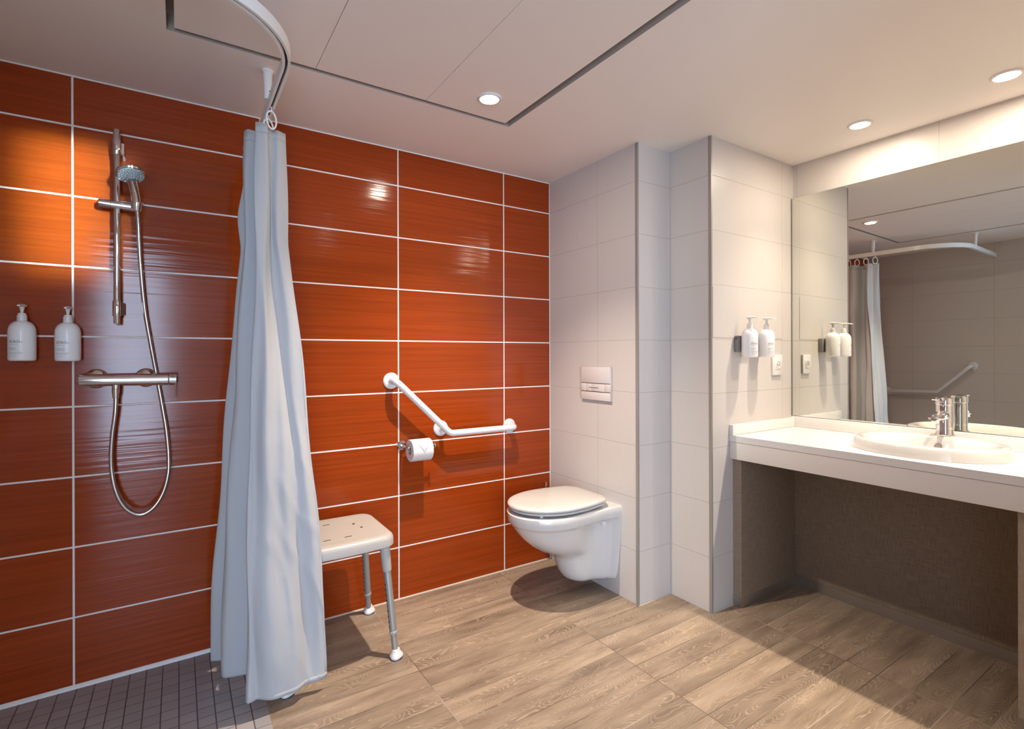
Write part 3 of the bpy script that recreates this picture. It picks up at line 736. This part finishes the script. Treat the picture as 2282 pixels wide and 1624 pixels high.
B().lathe([(.022,.700),(.022,.7035),(.018,.705)], (ix,SCY,0), seg=28).obj('waste', M['chrome'], bs)
ovx = ix+SB-.080
B().lathe([(.0125,0),(.0125,.003),(.010,.0035),(.0085,.0015)], (ovx-.005,SCY,.806), (-1,0,.38), 24).obj('overflow_ring', M['plinth'], bs)
# basin mixer tap
FX, FY = .815, -1.577
fz = .843
t = thing('basin_tap', (FX, FY, fz), 'chrome single-lever mixer tap standing on the basin rim', 'tap')
B().lathe([(.0335,0),(.0335,.003),(.031,.0045),(.0298,.008),(.0285,.016),(.028,.03),(.0278,.122),(.0268,.124)], (FX,FY,fz), seg=40).obj('body', M['chrome'], t)
cp = B().lathe([(.0275,.124),(.0295,.1255),(.0292,.150),(.0275,.1525),(.012,.154)], (FX,FY,fz), seg=40).obj('cap', M['chrome'], t)
rings = []
for s, w, h_, zc in ((-.010,.011,.0026,.1555),(-.030,.0065,.0022,.1545),(-.075,.0045,.002,.1515),(-.090,.0055,.002,.150)):
    rings.append([(FX+s, FY+w*math.cos(2*PI*k/14), fz+zc+h_*math.sin(2*PI*k/14)) for k in range(14)])
lo_ = [(FX-.101+.0105*math.cos(2*PI*k/24), FY+.0085*math.sin(2*PI*k/24), fz+.1495-.0006*math.cos(2*PI*k/24)) for k in range(25)]
B().loft(rings).tube(lo_, .0024, 8).obj('lever', M['chrome'], cp)
B().lathe([(.0045,0),(.0045,.002),(.003,.0028)], (FX-.0285,FY+.004,fz+.137), (-1,0,0), 16).obj('temperature_dot', M['chrome2'], cp)
rings = []
for s, w, zt, zb in ((0.0,.018,.104,.062),(-.022,.0235,.103,.060),(-.05,.025,.097,.064),(-.08,.0245,.090,.066),(-.105,.021,.083,.066),(-.120,.012,.077,.0675)):
    zc, hh = (zt+zb)/2, (zt-zb)/2
    rings.append([(FX+s, FY+w*math.cos(2*PI*k/20), fz+zc+hh*math.copysign(abs(math.sin(2*PI*k/20))**.8, math.sin(2*PI*k/20))) for k in range(20)])
sp = B().loft(rings).obj('spout', M['chrome'], t, ang=60)
B().lathe([(.0115,0),(.0125,.002),(.0125,.012)], (FX-.097,FY,fz+.056), seg=24).obj('aerator', M['chrome'], sp)

# mirror, socket
al = .016; mx0 = .8925
mr = thing('wall_mirror', (.9, -1.55, .856), 'large frameless mirror above the counter and basin', 'mirror')
my0, my1 = -2.30, -.9205
xa, xb = mx0, mx0+(my1-my0)*math.tan(al)
b = B(); b.loft([[(xa,my1,z),(xb,my0,z),(XR-.0005,my0,z),(XR-.0005,my1,z)] for z in (.8545, 1.986)])
o = b.obj('mirror_pane', [M['mirror'], M['plinth']], mr, smooth=False)
for p in o.data.polygons:
    if p.normal.x > -.9: p.material_index = 1
B().box(mx0-.0015, XR-.0005, my1, my1+.0035, .854, 1.9865).obj('edge_channel', M['plinth'], mr)
sk = thing('power_socket', (.7465, YS, 1.12), 'white power socket on the beige wall between bottles and mirror', 'socket')
B().box(.703, .790, YS-.0115, YS, 1.069, 1.172, .003).obj('cover_plate', M['plastic'], sk)
B().box(.722, .771, YS-.0135, YS-.010, 1.096, 1.145, .002).obj('insert', M['plastic'], sk)
B().lathe([(.0195,0),(.0195,.0015),(.0175,.0018),(.0165,.0004)], (.7465,YS-.0133,1.1205), (0,-1,0), 32).obj('socket_well', M['flush'], sk)
b = B()
for x in (-.0085, .0085): b.lathe([(.0026,0),(.0026,.0008)], (.7465+x,YS-.0146,1.1205), (0,-1,0), 10)
b.obj('socket_holes', M['dark'], sk)

# ------------------------------------------------------------------ daylight and added patch beam
def area(name, loc, tgt, sx, sy, e, col, spread=PI):
    L = bpy.data.lights.new(name, 'AREA'); L.shape = 'RECTANGLE'; L.size = sx; L.size_y = sy; L.energy = e; L.color = col; L.spread = spread
    o = bpy.data.objects.new(name, L); COL.objects.link(o); o.location = loc
    o.rotation_euler = (Vector(tgt)-Vector(loc)).to_track_quat('-Z', 'Y').to_euler(); return o
area('daylight_window', ((WX0+WX1)/2, BY-.12, (WZ0+WZ1)/2), ((WX0+WX1)/2, 0, (WZ0+WZ1)/2-.1), WX1-WX0, WZ1-WZ0, 172, (.55, .74, 1))
area('wall_patch_beam', ((NX0+NX1)/2, BY-.1, (NZ0+NZ1)/2), (-2.13, 0, 1.735), NX1-NX0, NZ1-NZ0, 2.0, (.62, .92, 1), math.radians(2.5))  # added collimated lamp, shaped to cast the bright rectangle on the shower wall
wd = bpy.data.worlds.new('world'); SC.world = wd; wd.use_nodes = True
wd.node_tree.nodes['Background'].inputs[0].default_value = (.6, .75, 1, 1); wd.node_tree.nodes['Background'].inputs[1].default_value = .4

# ------------------------------------------------------------------ camera
cd = bpy.data.cameras.new('camera'); co = bpy.data.objects.new('camera', cd); COL.objects.link(co)
cd.sensor_width = 36; cd.sensor_fit = 'HORIZONTAL'; cd.lens = 1141.35/2282*36
cd.shift_y = -(812-791.04)/2282; cd.clip_start = .02
yaw, roll = .5766, -.0028
fw = Vector((math.sin(yaw), math.cos(yaw), 0)); r = Vector((math.cos(yaw), -math.sin(yaw), 0)); u = Vector((0,0,1))
r2 = r*math.cos(roll)+u*math.sin(roll); u2 = u*math.cos(roll)-r*math.sin(roll)
mt = Matrix((r2, u2, -fw)).transposed().to_4x4(); mt.translation = Vector((-1.7984, -2.3655, 1.1738))
co.matrix_world = mt
SC.camera = co
vs = SC.view_settings
vs.view_transform = 'Standard'; vs.look = 'None'; vs.exposure = 0.09; vs.gamma = 1.0; vs.use_curve_mapping = False
SC.cycles.max_bounces = 10; SC.cycles.diffuse_bounces = 6; SC.cycles.glossy_bounces = 6
SC.cycles.sample_clamp_indirect = 6; SC.cycles.caustics_reflective = False; SC.cycles.caustics_refractive = False
